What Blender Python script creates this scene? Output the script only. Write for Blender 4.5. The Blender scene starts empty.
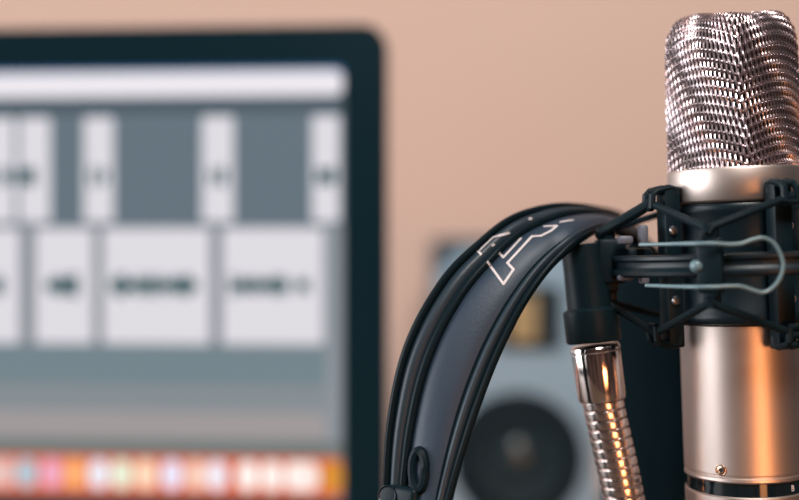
import bpy, bmesh, math, random
from mathutils import Vector, Matrix
from mathutils.bvhtree import BVHTree
random.seed(7)
PI = math.pi
scene = bpy.context.scene
COL = scene.collection

# ------------------------------------------------------------------ camera frame
FPX = 1110.0                      # focal length in pixels of the 799 px wide frame (50 mm lens)
DESK = 0.74                       # desk top height
CZ = DESK + 0.30                  # camera height


def at(px, py, d):
    return Vector(((px - 399.5) * d / FPX, d, CZ + (250.0 - py) * d / FPX))


def lin(r, g, b):
    def f(c):
        c /= 255.0
        return c / 12.92 if c <= 0.04045 else ((c + 0.055) / 1.055) ** 2.4
    return (f(r), f(g), f(b), 1.0)


# ------------------------------------------------------------------ materials
def mat(name, color, rough=0.5, metal=0.0, spec=0.5, noise=None, bump=None, aniso=0.0, coat=0.0, emit=None, estr=1.0):
    m = bpy.data.materials.new(name)
    m.use_nodes = True
    nt = m.node_tree
    b = nt.nodes['Principled BSDF']
    b.inputs['Base Color'].default_value = color if len(color) == 4 else (*color, 1)
    b.inputs['Roughness'].default_value = rough
    b.inputs['Metallic'].default_value = metal
    b.inputs['Specular IOR Level'].default_value = spec
    b.inputs['Coat Weight'].default_value = coat
    b.inputs['Coat Roughness'].default_value = 0.12
    if emit:
        b.inputs['Emission Color'].default_value = emit
        b.inputs['Emission Strength'].default_value = estr
    if noise or bump:
        tc = nt.nodes.new('ShaderNodeTexCoord')
        tx = nt.nodes.new('ShaderNodeTexNoise')
        tx.inputs['Scale'].default_value = (noise or bump)[0]
        tx.inputs['Detail'].default_value = 4
        nt.links.new(tc.outputs['Object'], tx.inputs['Vector'])
        if noise:
            mp = nt.nodes.new('ShaderNodeMapRange')
            mp.inputs['To Min'].default_value = 1 - noise[1]
            mp.inputs['To Max'].default_value = 1 + noise[1]
            mx = nt.nodes.new('ShaderNodeMix')
            mx.data_type = 'RGBA'
            mx.blend_type = 'MULTIPLY'
            mx.inputs[0].default_value = 1.0
            mx.inputs[6].default_value = color if len(color) == 4 else (*color, 1)
            nt.links.new(tx.outputs['Fac'], mp.inputs['Value'])
            nt.links.new(mp.outputs['Result'], mx.inputs[7])
            nt.links.new(mx.outputs[2], b.inputs['Base Color'])
        if bump:
            tb = nt.nodes.new('ShaderNodeTexNoise')
            tb.inputs['Scale'].default_value = bump[0]
            tb.inputs['Detail'].default_value = 3
            nt.links.new(tc.outputs['Object'], tb.inputs['Vector'])
            bp = nt.nodes.new('ShaderNodeBump')
            bp.inputs['Strength'].default_value = bump[1]
            bp.inputs['Distance'].default_value = bump[2]
            nt.links.new(tb.outputs['Fac'], bp.inputs['Height'])
            nt.links.new(bp.outputs['Normal'], b.inputs['Normal'])
    return m


M_WALL = mat('painted_wall', (0.70, 0.485, 0.395, 1), 0.9, spec=0.2, noise=(1.2, 0.04), bump=(260, 0.15, 0.001))
M_FLOOR = mat('floor_boards', (0.16, 0.10, 0.065, 1), 0.5, noise=(9, 0.25))
M_DESK = mat('desk_wood', (0.10, 0.062, 0.042, 1), 0.45, noise=(14, 0.25))
M_STEELLEG = mat('desk_steel', (0.03, 0.035, 0.04, 1), 0.4, metal=0.6)
M_BLACK = mat('black_plastic', (0.0035, 0.011, 0.015, 1), 0.42, spec=0.13, bump=(900, 0.08, 0.0004))
M_RUBBER = mat('black_elastic', (0.0035, 0.011, 0.015, 1), 0.55, spec=0.13, bump=(1600, 0.25, 0.0004))
M_SATIN = mat('satin_black_metal', (0.0035, 0.011, 0.0155, 1), 0.36, metal=0.0, spec=0.28)
M_WIRE = mat('spring_wire', (0.10, 0.17, 0.19, 1), 0.4, spec=0.6)
M_SCREWHEAD = mat('screw_steel', (0.45, 0.47, 0.5, 1), 0.25, metal=1.0)
M_GREYTAB = mat('grey_plastic', (0.10, 0.105, 0.13, 1), 0.45)
M_CHAMP = mat('champagne_satin_metal', (0.57, 0.485, 0.44, 1), 0.44, metal=1.0, bump=(2600, 0.05, 0.0002))
M_MESHW = mat('woven_steel_wire', (0.54, 0.44, 0.45, 1), 0.34, metal=1.0)
M_INNER = mat('inner_fine_gauze', (0.035, 0.026, 0.027, 1), 0.6, metal=0.2, bump=(1500, 0.6, 0.0006))
M_GLOSS = mat('glossy_black_band', (0.004, 0.009, 0.012, 1), 0.07, spec=0.6)
M_BRASS = mat('brass_screw', (0.62, 0.42, 0.30, 1), 0.28, metal=1.0)
M_DARKHOLE = mat('dark_recess', (0.006, 0.008, 0.009, 1), 0.8)
M_CHROME = mat('chrome', (0.74, 0.66, 0.63, 1), 0.11, metal=1.0)
M_GOOSE = mat('gooseneck_chrome', (0.72, 0.65, 0.625, 1), 0.23, metal=1.0)
M_LEATHER = mat('black_leather', (0.018, 0.034, 0.056, 1), 0.52, spec=0.45, bump=(700, 0.22, 0.0005))
M_BANDBLK = mat('headband_black', (0.0022, 0.0085, 0.012, 1), 0.46, spec=0.10)
M_STRIP = mat('headband_strip', (0.016, 0.029, 0.040, 1), 0.45, spec=0.35, bump=(800, 0.15, 0.0004))
M_INPAD = mat('headband_inner_pad', (0.002, 0.008, 0.011, 1), 0.8, spec=0.05, bump=(600, 0.2, 0.0004))
M_PAD = mat('ear_cushion', (0.008, 0.013, 0.016, 1), 0.5, spec=0.4, bump=(500, 0.2, 0.0006))
M_LOGO = mat('pale_print', (0.55, 0.50, 0.50, 1), 0.5)
M_BEZEL = mat('monitor_black_glass', (0.003, 0.016, 0.023, 1), 0.35, spec=0.12)
M_CASE = mat('monitor_casing', (0.12, 0.125, 0.13, 1), 0.4, metal=0.5)
M_CAB = mat('speaker_cabinet', (0.025, 0.045, 0.058, 1), 0.5, bump=(400, 0.2, 0.0005))
M_BAFFLE = mat('speaker_baffle', (0.28, 0.43, 0.55, 1), 0.55)
M_CONE = mat('woofer_cone', (0.013, 0.029, 0.039, 1), 0.6, spec=0.15)
M_DUST = mat('woofer_dust_cap', (0.02, 0.04, 0.05, 1), 0.3)
M_SURR = mat('woofer_surround', (0.009, 0.022, 0.030, 1), 0.6, spec=0.15)
M_GOLD = mat('gold_ribbon', (0.58, 0.45, 0.25, 1), 0.45, metal=0.2)


def glow(name, rgb, k=1.0):
    return mat(name, (0.01, 0.01, 0.01, 1), 0.4, spec=0.1, emit=lin(*rgb), estr=k)


# ------------------------------------------------------------------ object helpers
ORG = {}


def tag(o, label=None, cat=None, group=None, kind=None):
    if label:
        o['label'] = label
    if cat:
        o['category'] = cat
    if group:
        o['group'] = group
    if kind:
        o['kind'] = kind
    return o


def thing(name, label, cat, loc, group=None):
    o = bpy.data.objects.new(name, None)
    o.empty_display_size = 0.02
    COL.objects.link(o)
    o.location = loc
    ORG[o] = Vector(loc)
    return tag(o, label, cat, group)


def obj(name, bm, mats, parent=None, smooth=True, loc=None, label=None):
    """bm in world coordinates -> one mesh object (its vertices made relative to its own origin)."""
    bmesh.ops.recalc_face_normals(bm, faces=bm.faces[:])
    org = ORG[parent].copy() if parent is not None else Vector(loc or (0, 0, 0))
    if parent is not None and loc is not None:
        org = Vector(loc)
    for v in bm.verts:
        v.co -= org
    me = bpy.data.meshes.new(name)
    for f in bm.faces:
        f.smooth = smooth
    if smooth:
        for e in bm.edges:
            if len(e.link_faces) == 2 and e.calc_face_angle(0) > 0.62:
                e.smooth = False
    bm.to_mesh(me)
    bm.free()
    for m in (mats if isinstance(mats, (list, tuple)) else [mats]):
        me.materials.append(m)
    o = bpy.data.objects.new(name, me)
    COL.objects.link(o)
    if parent is not None:
        o.parent = parent
        o.location = org - ORG[parent]
    else:
        o.location = org
    ORG[o] = org
    if label:
        o['label'] = label
    return o


def box(bm, c, s, bevel=0.0, M=None, segs=2, mi=0):
    r = bmesh.ops.create_cube(bm, size=1.0)
    vs = r['verts']
    for v in vs:
        v.co = Vector((v.co.x * s[0], v.co.y * s[1], v.co.z * s[2]))
    fs = set(f for v in vs for f in v.link_faces)
    if bevel > 0:
        es = list(set(e for f in fs for e in f.edges))
        r2 = bmesh.ops.bevel(bm, geom=es, offset=bevel, segments=segs, profile=0.5, affect='EDGES')
        vs = list(set(v for f in r2['faces'] for v in f.verts) | set(v for v in vs if v.is_valid))
        fs = set(f for v in vs for f in v.link_faces)
    c = Vector(c)
    for v in vs:
        v.co = (M @ v.co if M is not None else v.co) + c
    for f in fs:
        f.material_index = mi
    return vs


def tube(bm, pts, rad, segs=10, closed=False, cap=True, rfun=None, flat=None, up=None, mi=0):
    """round (or elliptic: flat=(a,b)) tube swept along pts with parallel transport."""
    pts = [Vector(p) for p in pts]
    n = len(pts)
    tang = []
    for i in range(n):
        if closed:
            t = pts[(i + 1) % n] - pts[i - 1]
        else:
            t = pts[min(i + 1, n - 1)] - pts[max(i - 1, 0)]
        tang.append(t.normalized())
    a = Vector(up) if up is not None else (Vector((0, 0, 1)) if abs(tang[0].z) < 0.9 else Vector((1, 0, 0)))
    nrm = (a - tang[0] * a.dot(tang[0])).normalized()
    rings = []
    s = 0.0
    for i in range(n):
        if i:
            s += (pts[i] - pts[i - 1]).length
            nrm = (nrm - tang[i] * nrm.dot(tang[i])).normalized()
        bi = tang[i].cross(nrm)
        r = rad[i] if isinstance(rad, (list, tuple)) else rad
        ring = []
        for j in range(segs):
            w = 2 * PI * j / segs
            rr = rfun(s, w) if rfun else r
            ca, sa = math.cos(w), math.sin(w)
            if flat:
                ca *= flat[0]
                sa *= flat[1]
            ring.append(bm.verts.new(pts[i] + (nrm * ca + bi * sa) * rr))
        rings.append(ring)
    m = n if closed else n - 1
    for i in range(m):
        A, B = rings[i], rings[(i + 1) % n]
        for j in range(segs):
            f = bm.faces.new((A[j], A[(j + 1) % segs], B[(j + 1) % segs], B[j]))
            f.material_index = mi
    if cap and not closed:
        bm.faces.new(rings[0]).material_index = mi
        bm.faces.new(list(reversed(rings[-1]))).material_index = mi


def lathe(bm, prof, segs=64, M=None, mi=0):
    """prof: list of (r, z); poles at r=0 become a fan.  M: matrix to world."""
    M = M or Matrix.Identity(4)
    rings = []
    for r, z in prof:
        if r < 1e-7:
            rings.append([bm.verts.new(M @ Vector((0, 0, z)))])
        else:
            rings.append([bm.verts.new(M @ Vector((r * math.cos(2 * PI * j / segs), r * math.sin(2 * PI * j / segs), z))) for j in range(segs)])
    for A, B in zip(rings, rings[1:]):
        for j in range(segs):
            k = (j + 1) % segs
            if len(A) == 1 and len(B) == 1:
                continue
            if len(A) == 1:
                f = bm.faces.new((A[0], B[k], B[j]))
            elif len(B) == 1:
                f = bm.faces.new((A[j], A[k], B[0]))
            else:
                f = bm.faces.new((A[j], A[k], B[k], B[j]))
            f.material_index = mi


def axis_matrix(p, zdir, xhint=(1, 0, 0)):
    z = Vector(zdir).normalized()
    x = Vector(xhint)
    x = (x - z * x.dot(z)).normalized()
    y = z.cross(x)
    return Matrix(((x.x, y.x, z.x, p[0]), (x.y, y.y, z.y, p[1]), (x.z, y.z, z.z, p[2]), (0, 0, 0, 1)))


def catmull(P, n):
    """n samples per span through the points P."""
    P = [Vector(p) for p in P]
    out = []
    for i in range(len(P) - 1):
        p0 = P[i - 1] if i > 0 else P[0] * 2 - P[1]
        p1, p2 = P[i], P[i + 1]
        p3 = P[i + 2] if i + 2 < len(P) else P[-1] * 2 - P[-2]
        for k in range(n):
            t = k / n
            out.append(0.5 * ((2 * p1) + (p2 - p0) * t + (2 * p0 - 5 * p1 + 4 * p2 - p3) * t * t + (3 * p1 - p0 - 3 * p2 + p3) * t ** 3))
    out.append(P[-1].copy())
    return out


def rounded_rect(w, h, r, n=8):
    pts = []
    for cx, cy, a0 in ((w / 2 - r, h / 2 - r, 0), (-w / 2 + r, h / 2 - r, 90), (-w / 2 + r, -h / 2 + r, 180), (w / 2 - r, -h / 2 + r, 270)):
        for k in range(n + 1):
            a = math.radians(a0 + 90 * k / n)
            pts.append((cx + r * math.cos(a), cy + r * math.sin(a)))
    return pts


def slab(bm, outline, O, U, V, N, t, mi=0, bevel=0.0):
    """2D outline in axes U,V at O pushed out by t along N; a small chamfer on the front rim."""
    O, U, V, N = Vector(O), Vector(U), Vector(V), Vector(N)
    cx = sum(p[0] for p in outline) / len(outline)
    cy = sum(p[1] for p in outline) / len(outline)
    lv = [(0, 0.0), (0, t - bevel)] + ([(bevel, t)] if bevel > 0 else [])
    if bevel == 0:
        lv = [(0, 0.0), (0, t)]
    rings = []
    for ins, h in lv:
        ring = []
        for x, y in outline:
            d = math.hypot(x - cx, y - cy) or 1
            k = 1 - ins / d
            ring.append(bm.verts.new(O + U * (cx + (x - cx) * k) + V * (cy + (y - cy) * k) + N * h))
        rings.append(ring)
    n = len(outline)
    for A, B in zip(rings, rings[1:]):
        for j in range(n):
            bm.faces.new((A[j], A[(j + 1) % n], B[(j + 1) % n], B[j])).material_index = mi
    bm.faces.new(rings[0]).material_index = mi
    bm.faces.new(rings[-1]).material_index = mi


# ------------------------------------------------------------------ the setting
bm = bmesh.new()
box(bm, (0, 1.46, 1.3), (4.4, 0.1, 2.6))
tag(obj('wall_back', bm, M_WALL, smooth=False, loc=(0, 1.41, 0)), kind='structure')
bm = bmesh.new()
box(bm, (0, 0.0, -0.05), (4.4, 3.1, 0.1))
tag(obj('floor', bm, M_FLOOR, smooth=False), kind='structure')

desk = thing('desk', 'brown wooden desk carrying the monitor, speaker and microphone stand', 'desk', (0, 0.68, 0))
bm = bmesh.new()
box(bm, (-0.05, 0.62, DESK - 0.015), (1.7, 1.5, 0.03), 0.004)
obj('desk_top', bm, M_DESK, desk, smooth=False)
for sx in (-0.82, 0.72):
    for sy in (-0.06, 1.30):
        bm = bmesh.new()
        box(bm, (sx, sy, (DESK - 0.03) / 2 + 0.0002), (0.05, 0.05, DESK - 0.0305), 0.004)
        obj('leg', bm, M_STEELLEG, desk, smooth=False)

# ------------------------------------------------------------------ computer monitor
YAW = math.radians(3.6)
SU = Vector((math.cos(YAW), -math.sin(YAW), 0))      # to the right along the screen (right side nearer)
SN = Vector((-math.sin(YAW), -math.cos(YAW), 0))     # out of the screen towards the room
SV = Vector((0, 0, 1))
S0 = at(343, 68, 0.83)                               # top right corner of the lit panel


def scr(px, py):
    d = at(px, py, 1.0) - Vector((0, 0, CZ))
    t = (S0 - Vector((0, 0, CZ))).dot(SN) / d.dot(SN)
    p = Vector((0, 0, CZ)) + d * t - S0
    return p.dot(SU), p.z


PW, PH = 0.597, 0.3235
RIGHT = scr(387, 200)[0]
TOP = scr(350, 24)[1]
BOT = -PH - 0.026
LEFT = -PW - RIGHT
mon_base = S0 + SU * (-PW / 2) - SN * 0.09
mon_base.z = DESK
mon = thing('computer_monitor', 'large black-framed computer monitor showing an audio editing timeline', 'monitor', mon_base)
bm = bmesh.new()
ow, oh = RIGHT - LEFT, TOP - BOT
oc = S0 + SU * (RIGHT + LEFT) / 2 + SV * (TOP + BOT) / 2
slab(bm, rounded_rect(ow, oh, 0.019, 10), oc - SN * 0.010, SU, SV, SN, 0.010, bevel=0.0012)
bez = obj('bezel', bm, M_BEZEL, mon)
bm = bmesh.new()
slab(bm, rounded_rect(ow - 0.002, oh - 0.002, 0.018, 10), oc - SN * 0.010, SU, SV, -SN, 0.018, bevel=0.008)
obj('rear_casing', bm, M_CASE, mon)
bm = bmesh.new()
nk = S0 + SU * (-PW / 2) - SN * 0.045
box(bm, (nk.x, nk.y, DESK + 0.12), (0.16, 0.022, 0.232), 0.006, Matrix.Rotation(-YAW, 3, 'Z'))
obj('neck', bm, M_CASE, mon)
bm = bmesh.new()
box(bm, (nk.x, nk.y, DESK + 0.0053), (0.24, 0.19, 0.01), 0.004, Matrix.Rotation(-YAW, 3, 'Z'))
obj('foot', bm, M_CASE, mon)

G_BG = glow('screen_grey', (124, 132, 140))
bm = bmesh.new()
slab(bm, [(0, 0), (-PW, 0), (-PW, -PH), (0, -PH)], S0 + SN * 0.0001, SU, SV, SN, 0.0002)
screen = obj('screen', bm, G_BG, mon, smooth=False)

LAYER = {}


def scr_rect(name, x0, y0, x1, y1, m, layer=1, r=0.0, label=None, extra=None):
    """a flat lit shape shown on the screen, a sub-part of the panel."""
    a0, b0 = scr(x0, y0)
    a1, b1 = scr(x1, y1)
    a1 = min(a1, -0.0002)
    b0, b1 = scr(180, y0)[1], scr(180, y1)[1]
    bm = bmesh.new()
    w, h = abs(a1 - a0), abs(b0 - b1)
    O = S0 + SU * (a0 + a1) / 2 + SV * (b0 + b1) / 2 + SN * (0.0002 + 0.00025 * layer)
    if r > 0:
        slab(bm, rounded_rect(w, h, min(r, w / 2.02, h / 2.02), 6), O, SU, SV, SN, 0.0002)
    else:
        slab(bm, [(w / 2, h / 2), (-w / 2, h / 2), (-w / 2, -h / 2), (w / 2, -h / 2)], O, SU, SV, SN, 0.0002)
    mats = [m]
    if extra:
        mats.append(extra[0])
        for (ex0, ey0, ex1, ey1) in extra[1]:
            a0, b0 = scr(ex0, ey0)
            a1, b1 = scr(ex1, ey1)
            box(bm, S0 + SU * (a0 + a1) / 2 + SV * (b0 + b1) / 2 + SN * (0.00055 + 0.00025 * layer), (abs(a1 - a0), 0.0002, abs(b1 - b0)), 0, Matrix.Rotation(-YAW, 3, 'Z'), mi=1)
    return obj(name, bm, mats, screen, smooth=False, label=label)


G_WHITE = glow('screen_white', (236, 232, 238))
G_CLIP = glow('screen_clip', (222, 219, 225))
G_CLIPD = glow('screen_clip_pale', (205, 203, 210))
G_BLUE = glow('screen_blue', (40, 96, 150))
G_DARK = glow('screen_dark_grey', (72, 87, 98))
G_TRACK = glow('screen_track_grey', (98, 113, 124))
G_TRACK2 = glow('screen_track_light_grey', (128, 134, 142))
G_WAVE = glow('screen_wave_teal', (0, 74, 80))
G_L1 = glow('screen_low_a', (114, 131, 139))
G_L2 = glow('screen_low_b', (132, 140, 145))
G_L3 = glow('screen_low_c', (158, 152, 153))
G_L4 = glow('screen_low_d', (112, 120, 118))
G_SIDE = glow('screen_side', (138, 145, 152))

XL = -440
scr_rect('menu_bar', XL, 68.5, 344.8, 75, G_BLUE, 1, label='thin blue strip along the top of the screen')
scr_rect('toolbar', XL, 72, 348, 96.5, G_WHITE, 2, 0.006, label='white toolbar with rounded end')
scr_rect('ruler', XL, 97, 345, 115, G_DARK, 1, label='dark grey timeline ruler')
scr_rect('track_lane', XL, 113, 344, 225, G_TRACK, 1.5, label='grey upper track lane')
scr_rect('track_lane', XL, 225, 344, 346, G_TRACK2, 1.5, label='pale grey lower track lane')


def waves(x0, x1, yc, dens, amp):
    out = []
    x = x0
    while x < x1:
        w = random.uniform(1.5, 3.0)
        h = amp * random.uniform(0.35, 1.0)
        out.append((x, yc - h, x + w, yc + h))
        x += w + random.uniform(0.0, 1.6) / dens
    return out


for (x0, x1, ws) in ((-130, -62, [(-110, -80)]), (-50, 16, [(0, 9)]), (18.5, 52, [(20, 35)]), (83, 115, [(91, 96), (101, 107)]), (201, 235, [(210, 214), (218, 225)]), (311, 341, [(317, 334)]), (-230, -150, [(-210, -170)]), (-330, -260, [(-310, -280)])):
    ex = []
    for a, b in ws:
        ex += waves(a, b, 176.5, 2.0, 11) + [(a, 169, b, 184)]
    scr_rect('audio_clip', x0 + 1.3, 117, x1 - 1.3, 222, G_CLIP, 2.5, 0.002, extra=(G_WAVE, ex))
for (x0, x1, ws) in ((-60, 21, [(-40, 3)]), (35, 94, [(46, 79)]), (103, 211, [(111, 197)]), (222, 324, [(230, 288), (296, 309)]), (-170, -70, [(-150, -90)]), (-300, -180, [(-280, -200)])):
    ex = []
    for a, b in ws:
        ex += waves(a, b, 285.5, 4, 12) + [(a, 281, b, 290.5)]
    scr_rect('audio_clip', x0 + 0.7, 228.5, x1 - 0.7, 343.5, G_CLIP, 2.5, 0.002, extra=(G_WAVE, ex))
scr_rect('side_strip', 326, 226, 340, 440, G_SIDE, 2, label='pale scroll strip')
scr_rect('lower_panel', XL, 346, 326, 385, G_L1, 1)
scr_rect('lower_panel', XL, 385, 326, 411, G_L2, 1)
scr_rect('lower_panel', XL, 411, 326, 440, G_L3, 1)
scr_rect('lower_panel', XL, 438, 344, 457, G_L4, 1)
scr_rect('dock', XL, 456, 341, 496, glow('dock_orange', (224, 104, 66)), 1.6, label='orange strip behind the application icons')
icons = [(-36, (235, 190, 175)), (-12, (236, 200, 190)), (5, (226, 186, 180)), (27, (176, 196, 208)), (52, (240, 168, 192)), (75, (255, 176, 112)), (99, (236, 234, 244)), (122, (232, 240, 216)),
         (146, (255, 220, 190)), (172, (236, 230, 250)), (196, (248, 206, 186)), (217, (240, 234, 244)), (248, (255, 246, 240)), (272, (255, 244, 238)), (296, (255, 246, 240)), (309, (250, 232, 224)), (333, (214, 142, 44))]
for k, (x, c) in enumerate(icons):
    scr_rect('app_icon', x - 10.2, 460, x + 10.2, 489.5, glow('icon_colour', c, 1.05), 2.6 + 0.2 * (k % 2), 0.0075)

# ------------------------------------------------------------------ studio speaker
SPY = 1.10
c0 = at(518, 458, SPY)
spk = thing('studio_speaker', 'grey studio speaker with gold tweeter and dark woofer behind the headphones', 'speaker', (c0.x, SPY + 0.1, DESK))
top = at(518, 238, SPY).z
ww = 0.166
bm = bmesh.new()
box(bm, (c0.x, SPY + 0.112, (DESK + 0.002 + top) / 2), (ww, 0.20, top - DESK - 0.002), 0.008, segs=3)
cab = obj('cabinet', bm, M_CAB, spk)
bm = bmesh.new()
hh = top - DESK - 0.022
zc = (top + DESK) / 2
ch = 0.026
ox, oz = ww / 2 - 0.003, hh / 2
slab(bm, [(ox, oz - ch), (ox - ch, oz), (-ox + ch, oz), (-ox, oz - ch), (-ox, -oz + ch), (-ox + ch, -oz), (ox - ch, -oz), (ox, -oz + ch)],
     (c0.x, SPY + 0.012, zc), (1, 0, 0), (0, 0, 1), (0, -1, 0), 0.012, bevel=0.002)
baf = obj('front_baffle', bm, M_BAFFLE, spk, smooth=False)
Mw = axis_matrix((c0.x, SPY, c0.z), (0, -1, 0))
bm = bmesh.new()
lathe(bm, [(0.066, -0.001), (0.066, 0.003), (0.064, 0.0045), (0.055, 0.0045), (0.054, 0.001)], 56, Mw)
wf = obj('woofer', bm, M_SURR, spk, loc=(c0.x, SPY, c0.z))
bm = bmesh.new()
lathe(bm, [(0.054, 0.001), (0.052, 0.0055), (0.0485, 0.0065), (0.045, 0.0045), (0.044, 0.001)], 56, Mw)
obj('surround', bm, M_SURR, wf)
bm = bmesh.new()
lathe(bm, [(0.0445, 0.0056), (0.030, 0.0030), (0.019, 0.0012)], 56, Mw)
obj('cone', bm, M_CONE, wf)
bm = bmesh.new()
lathe(bm, [(0.0195, 0.0012), (0.018, 0.0042), (0.013, 0.0068), (0.007, 0.0080), (0, 0.0084)], 40, Mw)
obj('dust_cap', bm, M_DUST, wf)
tw = at(530, 318, SPY)
bm = bmesh.new()
slab(bm, rounded_rect(0.062, 0.064, 0.006), (tw.x, SPY + 0.001, tw.z), (1, 0, 0), (0, 0, 1), (0, -1, 0), 0.004, bevel=0.001)
twf = obj('tweeter', bm, M_CONE, spk, loc=(tw.x, SPY, tw.z))
bm = bmesh.new()
for k in range(9):                       # pleated gold foil
    x = at(523, 318, SPY).x - 0.012 + 0.003 * k
    tube(bm, [(x, SPY - 0.0034, tw.z - 0.023), (x, SPY - 0.0034, tw.z + 0.023)], 0.0016, 8)
obj('ribbon', bm, M_GOLD, twf, label='pleated gold ribbon')

# ------------------------------------------------------------------ microphone frame of reference
AX = at(738, 262, 0.48)                       # on the microphone's axis at the mount's ring
TILT = math.radians(-2.0)
RT = Matrix.Rotation(TILT, 4, 'Y')
MIC = Matrix.Translation(AX) @ RT


def mp(x, y, z):
    return MIC @ Vector((x, y, z))


def pol(a, r, z):
    """a: degrees, 0 = towards the camera side (-y), positive to the left."""
    t = math.radians(a)
    return mp(-r * math.sin(t), -r * math.cos(t), z)


def micz(py, d=0.454):
    """height along the axis of a limb row seen at picture row py on the near side."""
    return (CZ + (250 - py) * d / FPX) - AX.z


# ---- microphone
Z_TOPC, Z_BOTC = 0.0398, 0.0258               # collar top / bottom
Z_END = -0.128
mic = thing('condenser_microphone', 'champagne condenser microphone with woven wire grille held in black shock mount', 'microphone', mp(0, 0, Z_END))
RB = 0.0255
bm = bmesh.new()
zb = micz(478)
lathe(bm, [(0, 0.030), (0.0235, 0.030), (0.0235, -0.0255), (RB - 0.0006, -0.0255), (RB, -0.0262), (RB, zb + 0.0006), (RB - 0.0005, zb), (RB - 0.0005, zb - 0.0007),
           (RB, zb - 0.0011), (RB + 0.0001, zb - 0.0022), (RB - 0.0003, zb - 0.0028), (RB - 0.0008, zb - 0.0030), (0, zb - 0.0030)], 128, MIC)
body = obj('body', bm, M_CHAMP, mic)
bm = bmesh.new()
lathe(bm, [(0.0236, 0.0251), (RB + 0.0010, 0.0251), (0.0268, Z_BOTC - 0.0006), (0.0280, Z_BOTC), (0.0285, Z_BOTC + 0.0007), (0.0287, Z_TOPC - 0.0012), (0.0283, Z_TOPC - 0.0002), (0.0276, Z_TOPC), (0, Z_TOPC)], 128, MIC)
obj('collar', bm, M_CHAMP, mic)
z1 = zb - 0.0030
z2 = z1 - 0.0054
bm = bmesh.new()
lathe(bm, [(0, z1 - 0.00005), (RB - 0.0009, z1 - 0.00005), (RB - 0.0009, z2), (0, z2)], 128, MIC)
band = obj('trim_band', bm, M_GLOSS, mic, label='glossy black band')
bm = bmesh.new()
lathe(bm, [(0, z2 - 0.00005), (RB - 0.0006, z2 - 0.00005), (RB, z2 - 0.0006), (RB, z2 - 0.010), (RB - 0.002, z2 - 0.016), (0.0185, z2 - 0.021), (0.0125, z2 - 0.024), (0.0125, Z_END), (0, Z_END)], 96, MIC)
obj('bottom_cap', bm, M_CHAMP, mic)
# lettering on the band: only its first letter is in the picture
cu = bpy.data.curves.new('letter_curve', 'FONT')
cu.body = 'B'
cu.size = 0.0036
cu.extrude = 0.0001
tmp = bpy.data.objects.new('letter_tmp', cu)
COL.objects.link(tmp)
dg = bpy.context.evaluated_depsgraph_get()
me = bpy.data.meshes.new_from_object(tmp.evaluated_get(dg))
bm = bmesh.new()
bm.from_mesh(me)
COL.objects.unlink(tmp)
bpy.data.objects.remove(tmp)
bpy.data.meshes.remove(me)
LA = -29.5
for v in bm.verts:
    x, y, z = v.co
    ang = LA - math.degrees(x / RB)
    v.co = pol(ang, RB - 0.00085 + z, z1 - 0.0040 + y)
obj('lettering', bm, M_LOGO, band, smooth=False, label='pale printed letter')
# small screw
sa = 41.0
sp = Vector((at(721.5, 469, 0.457).x, 0, 0))
best = min((abs(((pol(a, RB, 0).x) / (pol(a, RB, 0).y) * FPX + 399.5) - 714.0), a) for a in [x * 0.5 for x in range(0, 140)])
sa = best[1]
zs = micz(469, (pol(sa, RB, 0)).y)
outd = (pol(sa, 1, zs) - pol(sa, 0, zs)).normalized()
Ms = axis_matrix(pol(sa, RB - 0.0004, zs), outd)
bm = bmesh.new()
lathe(bm, [(0.0024, -0.0005), (0.0024, 0.0006), (0.0021, 0.0008), (0.0018, 0.0006), (0.0015, 0.0007), (0.0010, 0.00085), (0.0008, 0.0007)], 28, Ms)
scw = obj('screw', bm, M_BRASS, mic, label='small brass screw')
bm = bmesh.new()
lathe(bm, [(0.00085, 0.0006), (0.00082, 0.0008), (0, 0.0008)], 14, Ms)
obj('socket', bm, M_DARKHOLE, scw)

# ---- grille
GH, GC, GRAD = 0.0640, 0.0085, 0.0278
GB = 0.0150
GARC = 0.0189
NW = 152
PITCH = 0.0037
ZG0 = Z_TOPC - 0.0003


def gprof(s):
    """arc length -> (inset, z, normal in (r,z))"""
    side = GH - GB
    if s < side:
        return 0.0008 * s / side, s, (1.0, 0.02)
    arc = GARC
    if s < side + arc:
        w = (s - side) / arc * PI / 2
        nn = Vector((math.cos(w) / GC, math.sin(w) / GB)).normalized()
        return 0.0008 + GC * (1 - math.cos(w)), side + GB * math.sin(w), (nn.x, nn.y)
    return 0.0008 + GC + (s - side - arc), GH, (0.0, 1.0)


def gcorner(z):
    return math.radians(5.0 + 9.0 * z / GH)


def grad(phi, z):
    d = phi - gcorner(z)
    p = 1.32
    return GRAD * (abs(math.cos(d)) ** p + abs(math.sin(d)) ** p) ** (-1 / p)


def gbulge(phi, z):
    e = ((phi - gcorner(z)) / (PI / 2)) % 1.0
    return 0.0050 * math.sin(PI * e) ** 0.7


def gpos(phi, s, off, tang=0.0):
    ins, z, nn = gprof(s)
    r = grad(phi, z)
    # softened by blending towards a circle at the foot so that it meets the collar
    k = max(0.0, 1 - z / 0.006)
    r = r * (1 - 0.3 * k) + GRAD * 0.985 * 0.3 * k
    r = max(r - ins + nn[0] * off, 0.0005)
    p2 = phi + tang / max(r, 0.01)
    return mp(-r * math.sin(p2), -r * math.cos(p2), ZG0 + z * (1 + 0.047 * math.sin(phi) ** 2) + nn[1] * off)


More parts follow.
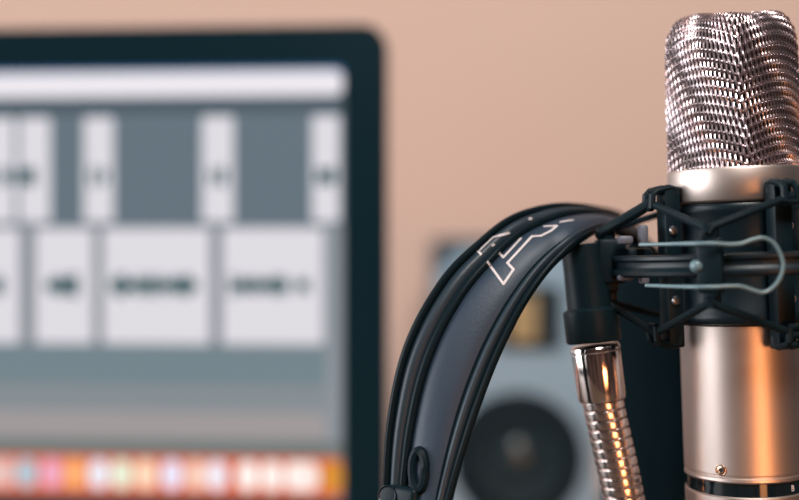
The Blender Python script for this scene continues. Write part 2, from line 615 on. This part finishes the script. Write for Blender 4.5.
bm = bmesh.new()
SMAX = GH - GB + GARC + 0.011
AMP = 0.00052
nst = int(SMAX / (PITCH / 6))
for i in range(NW):
    phi = 2 * PI * (i + 0.5) / NW
    pts = []
    for k in range(nst + 1):
        s = SMAX * k / nst
        ph = PI * (s - gbulge(phi, min(s, GH))) / PITCH + PI * i
        pts.append(gpos(phi, s, AMP * math.cos(ph), 0.00035 * math.sin(ph)))
    tube(bm, pts, 0.00050, 5, cap=False, up=(0, 0, 1) if False else (math.cos(phi), math.sin(phi), 0.01))
for k in range(-1, int(SMAX / PITCH) + 1):
    pts = []
    ok = True
    M4 = NW * 3
    for j in range(M4):
        phi = 2 * PI * j / M4
        s = k * PITCH + gbulge(phi, max(0.0, min(k * PITCH, GH)))
        s = max(s, -0.0002)
        if s > SMAX:
            ok = False
            break
        i = phi * NW / (2 * PI) - 0.5
        pts.append(gpos(phi, s, -AMP * math.cos(PI * k + PI * i)))
    if ok:
        tube(bm, pts, 0.00046, 5, closed=True)
gr = obj('grille', bm, M_MESHW, mic, label='woven wire mesh grille')
bm = bmesh.new()
rings = []
NS = 96
ss = [0.0] + [SMAX * q / 26 for q in range(1, 27)]
for s in ss:
    rings.append([bm.verts.new(gpos(2 * PI * j / NS, s, -0.0019)) for j in range(NS)])
for A, B in zip(rings, rings[1:]):
    for j in range(NS):
        bm.faces.new((A[j], A[(j + 1) % NS], B[(j + 1) % NS], B[j]))
bm.faces.new(rings[-1])
obj('inner_gauze', bm, M_INNER, gr, label='dark fine gauze')

# ------------------------------------------------------------------ shock mount
sm = thing('shock_mount', 'black spider shock mount with elastic cords gripping the microphone', 'shock mount', mp(-0.02, 0, -0.04))
RS = 0.0270
bm = bmesh.new()
lathe(bm, [(0.0262, -0.0250), (RS, -0.0250), (RS + 0.0006, -0.0240), (RS + 0.0006, -0.0215), (RS, -0.0205), (RS, 0.0205), (RS + 0.0006, 0.0215), (RS + 0.0006, 0.0240), (RS, 0.0250), (0.0262, 0.0250), (0.0262, -0.0250)], 96, MIC)
obj('sleeve', bm, M_SATIN, sm)
RR = 0.053
bm = bmesh.new()
prof = [(RR - 0.0028, -0.0046), (RR + 0.0012, -0.0046), (RR + 0.0026, -0.0036), (RR + 0.0028, -0.0022), (RR + 0.0016, -0.0010), (RR + 0.0012, 0.0), (RR + 0.0014, 0.0016), (RR + 0.0026, 0.0026), (RR + 0.0026, 0.0038), (RR + 0.0014, 0.0046), (RR - 0.0028, 0.0046), (RR - 0.0028, -0.0046)]
lathe(bm, prof, 120, MIC)
obj('outer_ring', bm, M_SATIN, sm)


def frame_at(a):
    t = math.radians(a)
    R = (RT @ Vector((-math.sin(t), -math.cos(t), 0))).normalized()
    Z = (RT @ Vector((0, 0, 1))).normalized()
    T = Z.cross(R).normalized()
    return Matrix((T, R, Z)).transposed()        # local x tangential, y radial outwards, z up


PA = [27.5, 92, 207.5, 297.5]
NEXT = {27.5: (-13, 74), 92: (74, 164), 207.5: (164, 254), 297.5: (254, 347)}
IA = [74, 164, 254, -13]
for a in PA:
    F3 = frame_at(a)
    bm = bmesh.new()
    box(bm, pol(a, RR + 0.0022, 0), (0.0098, 0.0062, 0.0215), 0.0012, F3)
    for sgn in (1, -1):
        box(bm, pol(a, RR + 0.0022, sgn * 0.0125), (0.0066, 0.0050, 0.0052), 0.0009, F3)
        tube(bm, [pol(a, RR + 0.0022 - 0.0006, sgn * 0.0148), pol(a, RR + 0.0075, sgn * 0.0152)], 0.0014, 8)
    pst = obj('ring_post', bm, M_BLACK, sm, loc=pol(a, RR, 0))
    bm = bmesh.new()
    Mk = axis_matrix(pol(a + (5.0), RR + 0.0045, 0), pol(a + 5.0, 1, 0) - pol(a + 5.0, 0, 0))
    lathe(bm, [(0.0026, -0.001), (0.0026, 0.0008), (0.002, 0.0018), (0.0009, 0.0024), (0, 0.0025)], 18, Mk)
    obj('bolt_head', bm, M_WIRE, pst, label='round steel bolt head')
for a in IA:
    F3 = frame_at(a)
    bm = bmesh.new()
    rp = RS + 0.0039
    box(bm, pol(a, RS + 0.0020 + 0.0038, -0.001), (0.0080, 0.0074, 0.068), 0.0009, F3)

    def strip(pts, w=0.0056, t=0.0024):
        tube(bm, pts, 1.0, 4, up=F3 @ Vector((1, 0, 0)), flat=(w / 1.414, t / 1.414), rfun=lambda s, ww: 1.0)
    for sgn in (1, -1):
        zt = 0.0325 if sgn > 0 else -0.0340
        q = [pol(a, rp, zt - sgn * 0.004), pol(a, rp + 0.0006, zt - sgn * 0.0004), pol(a, rp + 0.003, zt), pol(a, rp + 0.0090, zt - sgn * 0.0012), pol(a, rp + 0.0108, zt - sgn * 0.0028), pol(a, rp + 0.0112, zt - sgn * 0.0085)]
        for side in (-1, 1):
            off = F3 @ Vector((side * 0.0028, 0, 0))
            tube(bm, [p + off for p in q], 0.00155, 8, up=F3 @ Vector((1, 0, 0)))
        off1 = F3 @ Vector((0.0028, 0, 0))
        tube(bm, [q[-1] - off1, q[-1] + off1], 0.0013, 8)
        tube(bm, [q[-3] - off1, q[-3] + off1], 0.0013, 8)
    pst = obj('cradle_post', bm, M_BLACK, sm, loc=pol(a, rp, 0))
    for zz in (0.0145, -0.0150):
        bm = bmesh.new()
        Mk = axis_matrix(pol(a, RS + 0.0062, zz) + F3 @ Vector((0.0040, 0, 0)), F3 @ Vector((1, 0, 0)))
        lathe(bm, [(0.0021, -0.0005), (0.0021, 0.0006), (0.0015, 0.0014), (0, 0.0017)], 16, Mk)
        obj('screw', bm, M_SCREWHEAD, pst, label='small steel screw')
# elastics: zigzag between ring posts and cradle hooks, top and bottom
rh = RS + 0.0039 + 0.0112
for sgn in (1, -1):
    for a in PA:
        for b in NEXT[a]:
            zp = sgn * 0.0150
            zh = 0.0262 if sgn > 0 else -0.0285
            P0 = pol(a + (1.5 if b > a else -1.5), RR + 0.0052, zp)
            P1 = pol(b, rh - 0.0012, zh)
            # wraps over the hook bar
            w = pol(b, rh + 0.0012, zh - sgn * 0.0012)
            bm = bmesh.new()
            rc = 0.0024 if (sgn > 0 and a == 92 and b < a) else 0.0016
            tube(bm, [pol(a, RR + 0.0058, zp - sgn * 0.0022), P0, P0.lerp(P1, 0.5), P1.lerp(P0, 0.04), P1 + (P1 - P0).normalized() * 0.0016], rc, 10)
            obj('elastic_cord', bm, M_RUBBER, sm)
# spring wire clip in front
bm = bmesh.new()
dW = 0.4245
right = [(716, 243.5, dW), (730, 244.6, dW), (742, 243.5, dW), (752, 240, dW), (763, 238, dW), (773, 242.5, dW), (780, 253, dW), (783, 266, dW), (779.5, 279, dW), (771, 289, dW), (762, 292.5, dW), (751, 289.5, dW), (741, 286.5, dW), (730, 286.2, dW), (716, 287, dW)]
R_ = catmull([at(*p) for p in right], 6)
L1 = catmull([at(640, 244.8, .452), at(668, 244.2, .441), at(695, 243.6, .4275), at(716, 243.5, dW)], 6)
L2 = catmull([at(716, 287, dW), at(695, 287.0, .4275), at(668, 286.4, .441), at(646, 285.5, .452)], 6)
tube(bm, L1[:-1] + R_ + L2[1:], 0.00082, 10)
obj('spring_clip', bm, M_WIRE, sm, label='bent steel spring wire')

# joint to the stand: bracket, thumb knob and threaded socket
bm = bmesh.new()
jc = at(607, 262, 0.480)
box(bm, at(610, 261, 0.482), (0.0125, 0.013, 0.0195), 0.002)
box(bm, at(632, 262, 0.480), (0.016, 0.013, 0.0125), 0.002)
obj('bracket', bm, M_BLACK, sm)
bm = bmesh.new()
kc = at(634, 240, 0.470)
for k in range(2):
    p = at(643 if k == 0 else 625, 236 if k == 0 else 240, 0.4695)
    box(bm, p, (0.0036 if k == 0 else 0.0062, 0.006, 0.0095 if k == 0 else 0.0036), 0.0012)
box(bm, at(625, 277, 0.4690), (0.0062, 0.006, 0.0034), 0.0012)
box(bm, at(644, 277, 0.4690), (0.0036, 0.006, 0.006), 0.0010)
obj('thumb_nut', bm, M_GREYTAB, sm, label='grey clamp nut')
Pt, Pm, Pb = at(582.9, 244.8, 0.485), at(590.5, 309, 0.482), at(594.3, 342.5, 0.482)
dn = (Pb - Pt)
Ld = dn.length
Lm = (Pm - Pt).length
Ma = axis_matrix(Pt, dn)
bm = bmesh.new()
lathe(bm, [(0, 0), (0.0086, 0), (0.0096, 0.001), (0.0098, Lm - 0.0006), (0.0112, Lm), (0.0118, Lm + 0.0008), (0.0119, Ld - 0.0010), (0.0112, Ld), (0.0075, Ld), (0.0075, Ld - 0.006), (0, Ld - 0.006)], 64, Ma)
obj('stand_socket', bm, M_BLACK, sm, label='black threaded stand socket')

# ------------------------------------------------------------------ gooseneck stand
Pf = at(602.0, 397, 0.482)
gbase = at(640, 250, 0.482)
std = thing('microphone_stand', 'chrome gooseneck microphone stand screwed into the shock mount socket', 'stand', (gbase.x, 0.482, DESK))
fd = Pf - Pb
Lf = fd.length
Mf = axis_matrix(Pb + fd.normalized() * 0.0013, fd)
bm = bmesh.new()
lathe(bm, [(0, 0), (0.0104, 0), (0.0108, 0.0005), (0.0109, 0.002), (0.0105, 0.0026), (0.0107, 0.0032), (0.0103, Lf - 0.0016), (0.0099, Lf - 0.0003), (0.0090, Lf), (0, Lf)], 72, Mf)
obj('ferrule', bm, M_CHROME, std, label='smooth chrome ferrule')
ctrl = [Pf + (-fd.normalized()) * 0.002, at(604.0, 408, .482), at(614.0, 452, .482), at(624.0, 500, .482), at(632, 550, .482), at(637, 610, .482), at(640, 690, .482), at(640, 800, .482), Vector((gbase.x, 0.482, DESK + 0.03))]
raw = catmull(ctrl, 24)
# resample evenly
tot = sum((b - a).length for a, b in zip(raw, raw[1:]))
NP = int(tot / 0.00035)
pts, acc, i = [], 0.0, 0
step = tot / NP
cum = [0.0]
for a, b in zip(raw, raw[1:]):
    cum.append(cum[-1] + (b - a).length)
for k in range(NP + 1):
    s = k * step
    while i < len(cum) - 2 and cum[i + 1] < s:
        i += 1
    t = (s - cum[i]) / max(cum[i + 1] - cum[i], 1e-9)
    pts.append(raw[i].lerp(raw[i + 1], min(t, 1)))
PG = 0.0042


def goose(s, w):
    u = ((s / PG) + w / (2 * PI)) % 1.0
    if u < 0.88:                      # broad rounded winding
        e = abs(u / 0.88 * 2 - 1)
        return 0.0089 - 0.0003 * e ** 10 - 0.00003 * e * e
    e = abs((u - 0.88) / 0.12 * 2 - 1)   # narrow wedge winding set deeper
    return 0.0076 + 0.0003 * e ** 3


bm = bmesh.new()
tube(bm, pts, 0.0087, 40, rfun=goose)
obj('gooseneck', bm, M_GOOSE, std, label='ribbed flexible chrome gooseneck')
bm = bmesh.new()
lathe(bm, [(0, 0.034), (0.012, 0.034), (0.013, 0.032), (0.014, 0.016), (0.030, 0.012), (0.062, 0.008), (0.068, 0.004), (0.068, 0.0005), (0, 0.0005)], 64, Matrix.Translation((gbase.x, 0.482, DESK)))
obj('base', bm, M_BLACK, std, label='round black weighted base')

# ------------------------------------------------------------------ headphones
EDGE = [  # far edge (px, py, depth), near edge (px, py, depth)
    ((386, 525, .464), (444, 535, .444)),
    ((384, 488, .464), (453, 494, .446)),
    ((387, 426, .465), (466, 450, .449)),
    ((398, 364, .466), (480, 408, .452)),
    ((416.5, 317, .468), (496, 366, .455)),
    ((444, 274, .472), (511, 333, .457)),
    ((472, 246, .477), (525, 306, .459)),
    ((503, 221, .484), (542, 280, .462)),
    ((531, 210, .492), (560, 259, .466)),
    ((562, 206, .502), (583, 239, .473)),
    ((593, 209, .525), (607, 229, .503)),
    ((618, 215, .562), (633, 238, .545)),
    ((631, 231, .582), (661, 256, .560)),
    ((620, 262, .592), (684, 284, .564)),
    ((611, 310, .597), (694, 325, .567)),
    ((607, 370, .600), (697, 380, .570)),
    ((604, 440, .597), (695, 445, .565)),
    ((602, 520, .600), (690, 525, .568)),
]
NSPAN = 9
FE = catmull([at(*e[0]) for e in EDGE], NSPAN)
NE = catmull([at(*e[1]) for e in EDGE], NSPAN)
NB = len(FE)
TAN, NOR, ACR = [], [], []
for i in range(NB):
    a, b = max(i - 1, 0), min(i + 1, NB - 1)
    t = ((FE[b] + NE[b]) - (FE[a] + NE[a])).normalized()
    w = (NE[i] - FE[i]).normalized()
    n = t.cross(w).normalized()
    TAN.append(t)
    ACR.append(w)
    NOR.append(n)
if NOR[10].z < 0:
    NOR = [-n for n in NOR]
for _ in range(3):
    NOR = [(NOR[max(i - 1, 0)] + NOR[i] * 2 + NOR[min(i + 1, NB - 1)]).normalized() for i in range(NB)]


def bp(i, v, h):
    return FE[i].lerp(NE[i], v) + NOR[i] * h


head = thing('headphones', 'black over-ear headphones with outlined logo hung over the microphone stand socket', 'headphones', bp(85, 0.5, -0.007))


def swept(bm, prof, i0=0, i1=None, closed=True, mi=0):
    """prof: list of (v, h) closed outline swept along the band."""
    i1 = NB - 1 if i1 is None else i1
    rings = [[bm.verts.new(bp(i, v, h)) for v, h in prof] for i in range(i0, i1 + 1)]
    n = len(prof)
    for A, B in zip(rings, rings[1:]):
        for j in range(n if closed else n - 1):
            bm.faces.new((A[j], A[(j + 1) % n], B[(j + 1) % n], B[j])).material_index = mi
    if closed:
        bm.faces.new(rings[0])
        bm.faces.new(rings[-1])


def circ(v0, h0, rv, rh_, n=12):
    return [(v0 + rv * math.cos(2 * PI * k / n), h0 + rh_ * math.sin(2 * PI * k / n)) for k in range(n)]


bm = bmesh.new()
swept(bm, [(0.03, 0.0), (0.30, 0.0002), (0.55, 0.0004), (0.80, 0.0002), (0.97, 0.0), (0.99, -0.0015), (0.92, -0.0036), (0.75, -0.0052), (0.5, -0.0058), (0.25, -0.0052), (0.08, -0.0038), (0.01, -0.0018)])
hb = obj('headband', bm, M_INPAD, head)
bm = bmesh.new()
lv = [0.345 + (0.775 - 0.345) * k / 12 for k in range(13)]
top_ = [(v, 0.0004 + 0.0019 * (1 - abs((k / 6) - 1) ** 2.6)) for k, v in enumerate(lv)]
swept(bm, top_ + [(0.775, -0.0004), (0.345, -0.0004)])
pad = obj('leather_panel', bm, M_LEATHER, head, label='smooth black leather outer panel')
for nm, v0, h0, rv, rh2, m_ in (('rim', 0.045, 0.0002, 0.045, 0.0022, M_BANDBLK), ('piping', 0.300, 0.0006, 0.052, 0.0022, M_BANDBLK), ('rim', 0.957, -0.0004, 0.045, 0.0022, M_BANDBLK)):
    bm = bmesh.new()
    swept(bm, circ(v0, h0, rv, rh2))
    obj(nm, bm, m_, head)
for v0, v1 in ((0.095, 0.245), (0.805, 0.905)):
    bm = bmesh.new()
    k_ = [v0 + (v1 - v0) * k / 8 for k in range(9)]
    swept(bm, [(v, 0.0003 + 0.0018 * (1 - abs(k / 4 - 1) ** 2)) for k, v in enumerate(k_)] + [(v1, -0.0004), (v0, -0.0004)])
    obj('edge_strip', bm, M_STRIP, head)

# printed logo: strokes laid on the leather surface
bpy.context.view_layer.update()
tb = bmesh.new()
for o_ in [o for o in head.children if o.type == 'MESH']:
    t2 = o_.data.copy()
    t2.transform(Matrix.Translation(ORG[o_]))
    tb.from_mesh(t2)
    bpy.data.meshes.remove(t2)
bvh = BVHTree.FromBMesh(tb)
CAMP = Vector((0, 0, CZ))


def onband(px, py):
    d = (at(px, py, 1.0) - CAMP).normalized()
    h = bvh.ray_cast(CAMP, d)
    return (h[0], h[1]) if h[0] is not None else (None, None)


STROKES = [
    [(487.5, 262), (503.5, 284), (513.5, 269.5), (507.5, 263), (532, 236.5), (541, 236), (551, 231), (557, 226), (544, 226.5)],
    [(499.5, 253.5), (503.5, 257.5), (521, 238.5)],
    [(481, 254.5), (478.5, 251.5), (493, 237.5), (509, 233)],
    [(492.3, 245.5), (493.8, 244.5)],
    [(560.5, 222.3), (567, 221), (573, 220.2)],
    [(529, 219), (531, 218.5)],
]
bm = bmesh.new()
for st in STROKES:
    fine = []
    for (a, b) in zip(st, st[1:]):
        n = max(2, int(math.hypot(b[0] - a[0], b[1] - a[1]) / 1.5))
        for k in range(n):
            fine.append((a[0] + (b[0] - a[0]) * k / n, a[1] + (b[1] - a[1]) * k / n, k == 0))
    fine.append((*st[-1], True))
    wp = []
    for (x, y, c) in fine:
        p, n = onband(x, y)
        if p is not None:
            if n.dot(CAMP - p) < 0:
                n = -n
            wp.append((p + n * 0.00012, n))
    for (p, n), (q, n2) in zip(wp, wp[1:]):
        dv = q - p
        if dv.length < 1e-6 or dv.length > 0.004:
            continue
        dv.normalize()
        sd = n.cross(dv).normalized() * 0.00052
        ex = dv * 0.0003
        base = [p - sd - ex, q - sd + ex, q + sd + ex, p + sd - ex]
        v1 = [bm.verts.new(b_ + n * 0.00008) for b_ in base]
        v0 = [bm.verts.new(b_ - n * 0.0002) for b_ in base]
        bm.faces.new(v1)
        bm.faces.new(v0)
        for j in range(4):
            bm.faces.new((v1[j], v1[(j + 1) % 4], v0[(j + 1) % 4], v0[j]))
tb.free()
obj('printed_logo', bm, M_LOGO, pad, smooth=False, label='pale outlined letters printed on the leather')


# ends: slider keeper, pivot, yoke, ear cup
def ear(iend, sgn_name, pivot_v):
    c_end = bp(iend, 0.5, -0.003)
    down = TAN[iend] if iend > NB // 2 else -TAN[iend]
    down = (down * 0.7 + Vector((0, 0, -0.3))).normalized()
    inw = -NOR[iend]
    acr = ACR[iend]
    cupc = c_end + down * 0.064 + inw * 0.008
    Mc = axis_matrix(cupc, inw, acr)
    # keeper over the band's end
    bm = bmesh.new()
    B3 = Matrix((acr, NOR[iend], -down)).transposed()
    box(bm, c_end + down * 0.004, (0.036, 0.0125, 0.020), 0.003, B3)
    if iend == 0:
        box(bm, bp(6, 0.36, 0.0012), (0.0145, 0.0070, 0.0150), 0.0024, B3, 3)
    obj('end_cap', bm, M_BLACK, head)
    # fork
    bm = bmesh.new()
    arc = []
    for k in range(25):
        w = math.radians(-180 + 180 * k / 24)
        arc.append(cupc - inw * 0.006 + acr * (0.045 * math.cos(w)) + down * (0.045 * math.sin(w)))
    tube(bm, arc, 0.0034, 10)
    tube(bm, [c_end + down * 0.010, c_end + down * 0.021 - inw * 0.002], 0.006, 12)
    yk = obj('yoke', bm, M_BLACK, head)
    # cup: housing and cushion
    bm = bmesh.new()
    lathe(bm, [(0, -0.020), (0.022, -0.0195), (0.034, -0.016), (0.0395, -0.008), (0.0405, 0.001), (0.038, 0.004), (0, 0.004)], 56, Mc)
    cup = obj('ear_cup', bm, M_BLACK, head)
    bm = bmesh.new()
    tor = []
    for k in range(17):
        w = 2 * PI * k / 16
        tor.append((0.0315 + 0.0105 * math.cos(w), 0.0125 + 0.0085 * math.sin(w)))
    lathe(bm, tor, 56, Mc)
    obj('cushion', bm, M_PAD, cup)
    bm = bmesh.new()
    lathe(bm, [(0, 0.0045), (0.024, 0.0045), (0.024, 0.0055), (0, 0.0055)], 40, Mc)
    obj('driver_cover', bm, M_CONE, cup)


ear(0, 'near', 0.1)
ear(NB - 1, 'far', 0.1)
# slot in the band near the left end: raised dark loop with a grey slider inside
iS = [i for i in range(0, 24)]


def on_band_ring(pts2, h):
    return [bp(int(round(i)), v, h) for i, v in pts2]


bm = bmesh.new()
loop = []
for k in range(28):
    w = 2 * PI * k / 28
    px, py = 419.5 + 6.4 * math.cos(w), 470 + 19 * math.sin(w)
    d = (at(px, py, 1.0) - CAMP).normalized()
    h = bvh.ray_cast(CAMP, d)
    if h[0] is not None:
        loop.append(h[0] + NOR[8] * 0.0004)
tube(bm, loop, 0.0021, 8, closed=True)
obj('slider_slot', bm, M_BANDBLK, hb, label='raised oval slot for the slider')
bm = bmesh.new()
h = bvh.ray_cast(CAMP, (at(391, 497, 1.0) - CAMP).normalized())
pv = h[0] if h[0] is not None else at(391, 497, .462)
Mp = axis_matrix(at(389, 496, 0.4585), Vector((-0.45, -0.85, 0.25)))
lathe(bm, [(0.0046, -0.004), (0.0047, 0.0012), (0.0041, 0.0022), (0.0034, 0.0017), (0, 0.0019)], 28, Mp)
obj('pivot', bm, M_SATIN, head, label='round pivot cap at the band end')

# ------------------------------------------------------------------ light
def area(name, loc, target, sx, sy, power, color, spread=None):
    l = bpy.data.lights.new(name, 'AREA')
    l.shape = 'RECTANGLE'
    l.size, l.size_y = sx, sy
    l.energy = power
    l.color = color
    if spread:
        l.spread = spread
    o = bpy.data.objects.new(name, l)
    COL.objects.link(o)
    o.location = loc
    d = Vector(target) - Vector(loc)
    o.rotation_euler = d.to_track_quat('-Z', 'Y').to_euler()
    return o


area('window_daylight', (-3.3, 0.20, CZ + 0.50), (0.15, -0.35, CZ - 0.02), 3.2, 2.1, 168, (0.96, 0.965, 1.0))
area('warm_room_lamp', (0.345, -0.19, CZ - 0.16), (0.147, 0.48, CZ - 0.233), 0.17, 0.24, 0.25, (1.0, 0.38, 0.13), math.radians(44))
area('added_wall_fill', (0.18, -0.45, CZ + 1.2), (0.25, 1.3, CZ), 0.5, 0.5, 32, (1.0, 0.95, 0.91))  # added overhead fill brightening wall and speaker front, not a known fixture

w = bpy.data.worlds.new('room_ambient')
scene.world = w
w.use_nodes = True
bg = w.node_tree.nodes['Background']
tcw = w.node_tree.nodes.new('ShaderNodeTexCoord')
sep = w.node_tree.nodes.new('ShaderNodeSeparateXYZ')
mr = w.node_tree.nodes.new('ShaderNodeMapRange')
mr.interpolation_type = 'SMOOTHSTEP'
mr.inputs['From Min'].default_value = 0.35
mr.inputs['From Max'].default_value = -0.75
nz = w.node_tree.nodes.new('ShaderNodeTexNoise')      # furniture-like light and dark in the room behind
nz.inputs['Scale'].default_value = 2.6
mpn = w.node_tree.nodes.new('ShaderNodeMapping')
mpn.inputs['Scale'].default_value = (2.2, 2.2, 0.35)
mr2 = w.node_tree.nodes.new('ShaderNodeMapRange')
mr2.inputs['From Min'].default_value = 0.38
mr2.inputs['From Max'].default_value = 0.62
mxa = w.node_tree.nodes.new('ShaderNodeMix')
mxa.data_type = 'RGBA'
mxa.inputs[6].default_value = (0.02, 0.018, 0.02, 1)
mxa.inputs[7].default_value = (0.21, 0.12, 0.10, 1)
mxb = w.node_tree.nodes.new('ShaderNodeMix')
mxb.data_type = 'RGBA'
mxb.inputs[6].default_value = (0.055, 0.085, 0.10, 1)
L = w.node_tree.links
L.new(tcw.outputs['Generated'], sep.inputs[0])
L.new(sep.outputs['Y'], mr.inputs['Value'])
L.new(tcw.outputs['Generated'], mpn.inputs['Vector'])
L.new(mpn.outputs['Vector'], nz.inputs['Vector'])
L.new(nz.outputs['Fac'], mr2.inputs['Value'])
L.new(mr2.outputs['Result'], mxa.inputs[0])
L.new(mr.outputs['Result'], mxb.inputs[0])
L.new(mxa.outputs[2], mxb.inputs[7])
L.new(mxb.outputs[2], bg.inputs['Color'])
bg.inputs['Strength'].default_value = 0.6

# ------------------------------------------------------------------ camera
cam = bpy.data.cameras.new('camera')
cam.sensor_width = 36
cam.lens = FPX * 36 / 799
cam.dof.use_dof = True
cam.dof.focus_distance = 0.458
cam.dof.aperture_fstop = 2.5
cam.clip_start = 0.01
co = bpy.data.objects.new('camera', cam)
COL.objects.link(co)
co.location = (0, 0, CZ)
co.rotation_euler = (PI / 2, 0, 0)
scene.camera = co

scene.view_settings.view_transform = 'Standard'
scene.view_settings.look = 'None'
scene.view_settings.exposure = 0.0
scene.view_settings.gamma = 1.0
scene.view_settings.use_curve_mapping = False
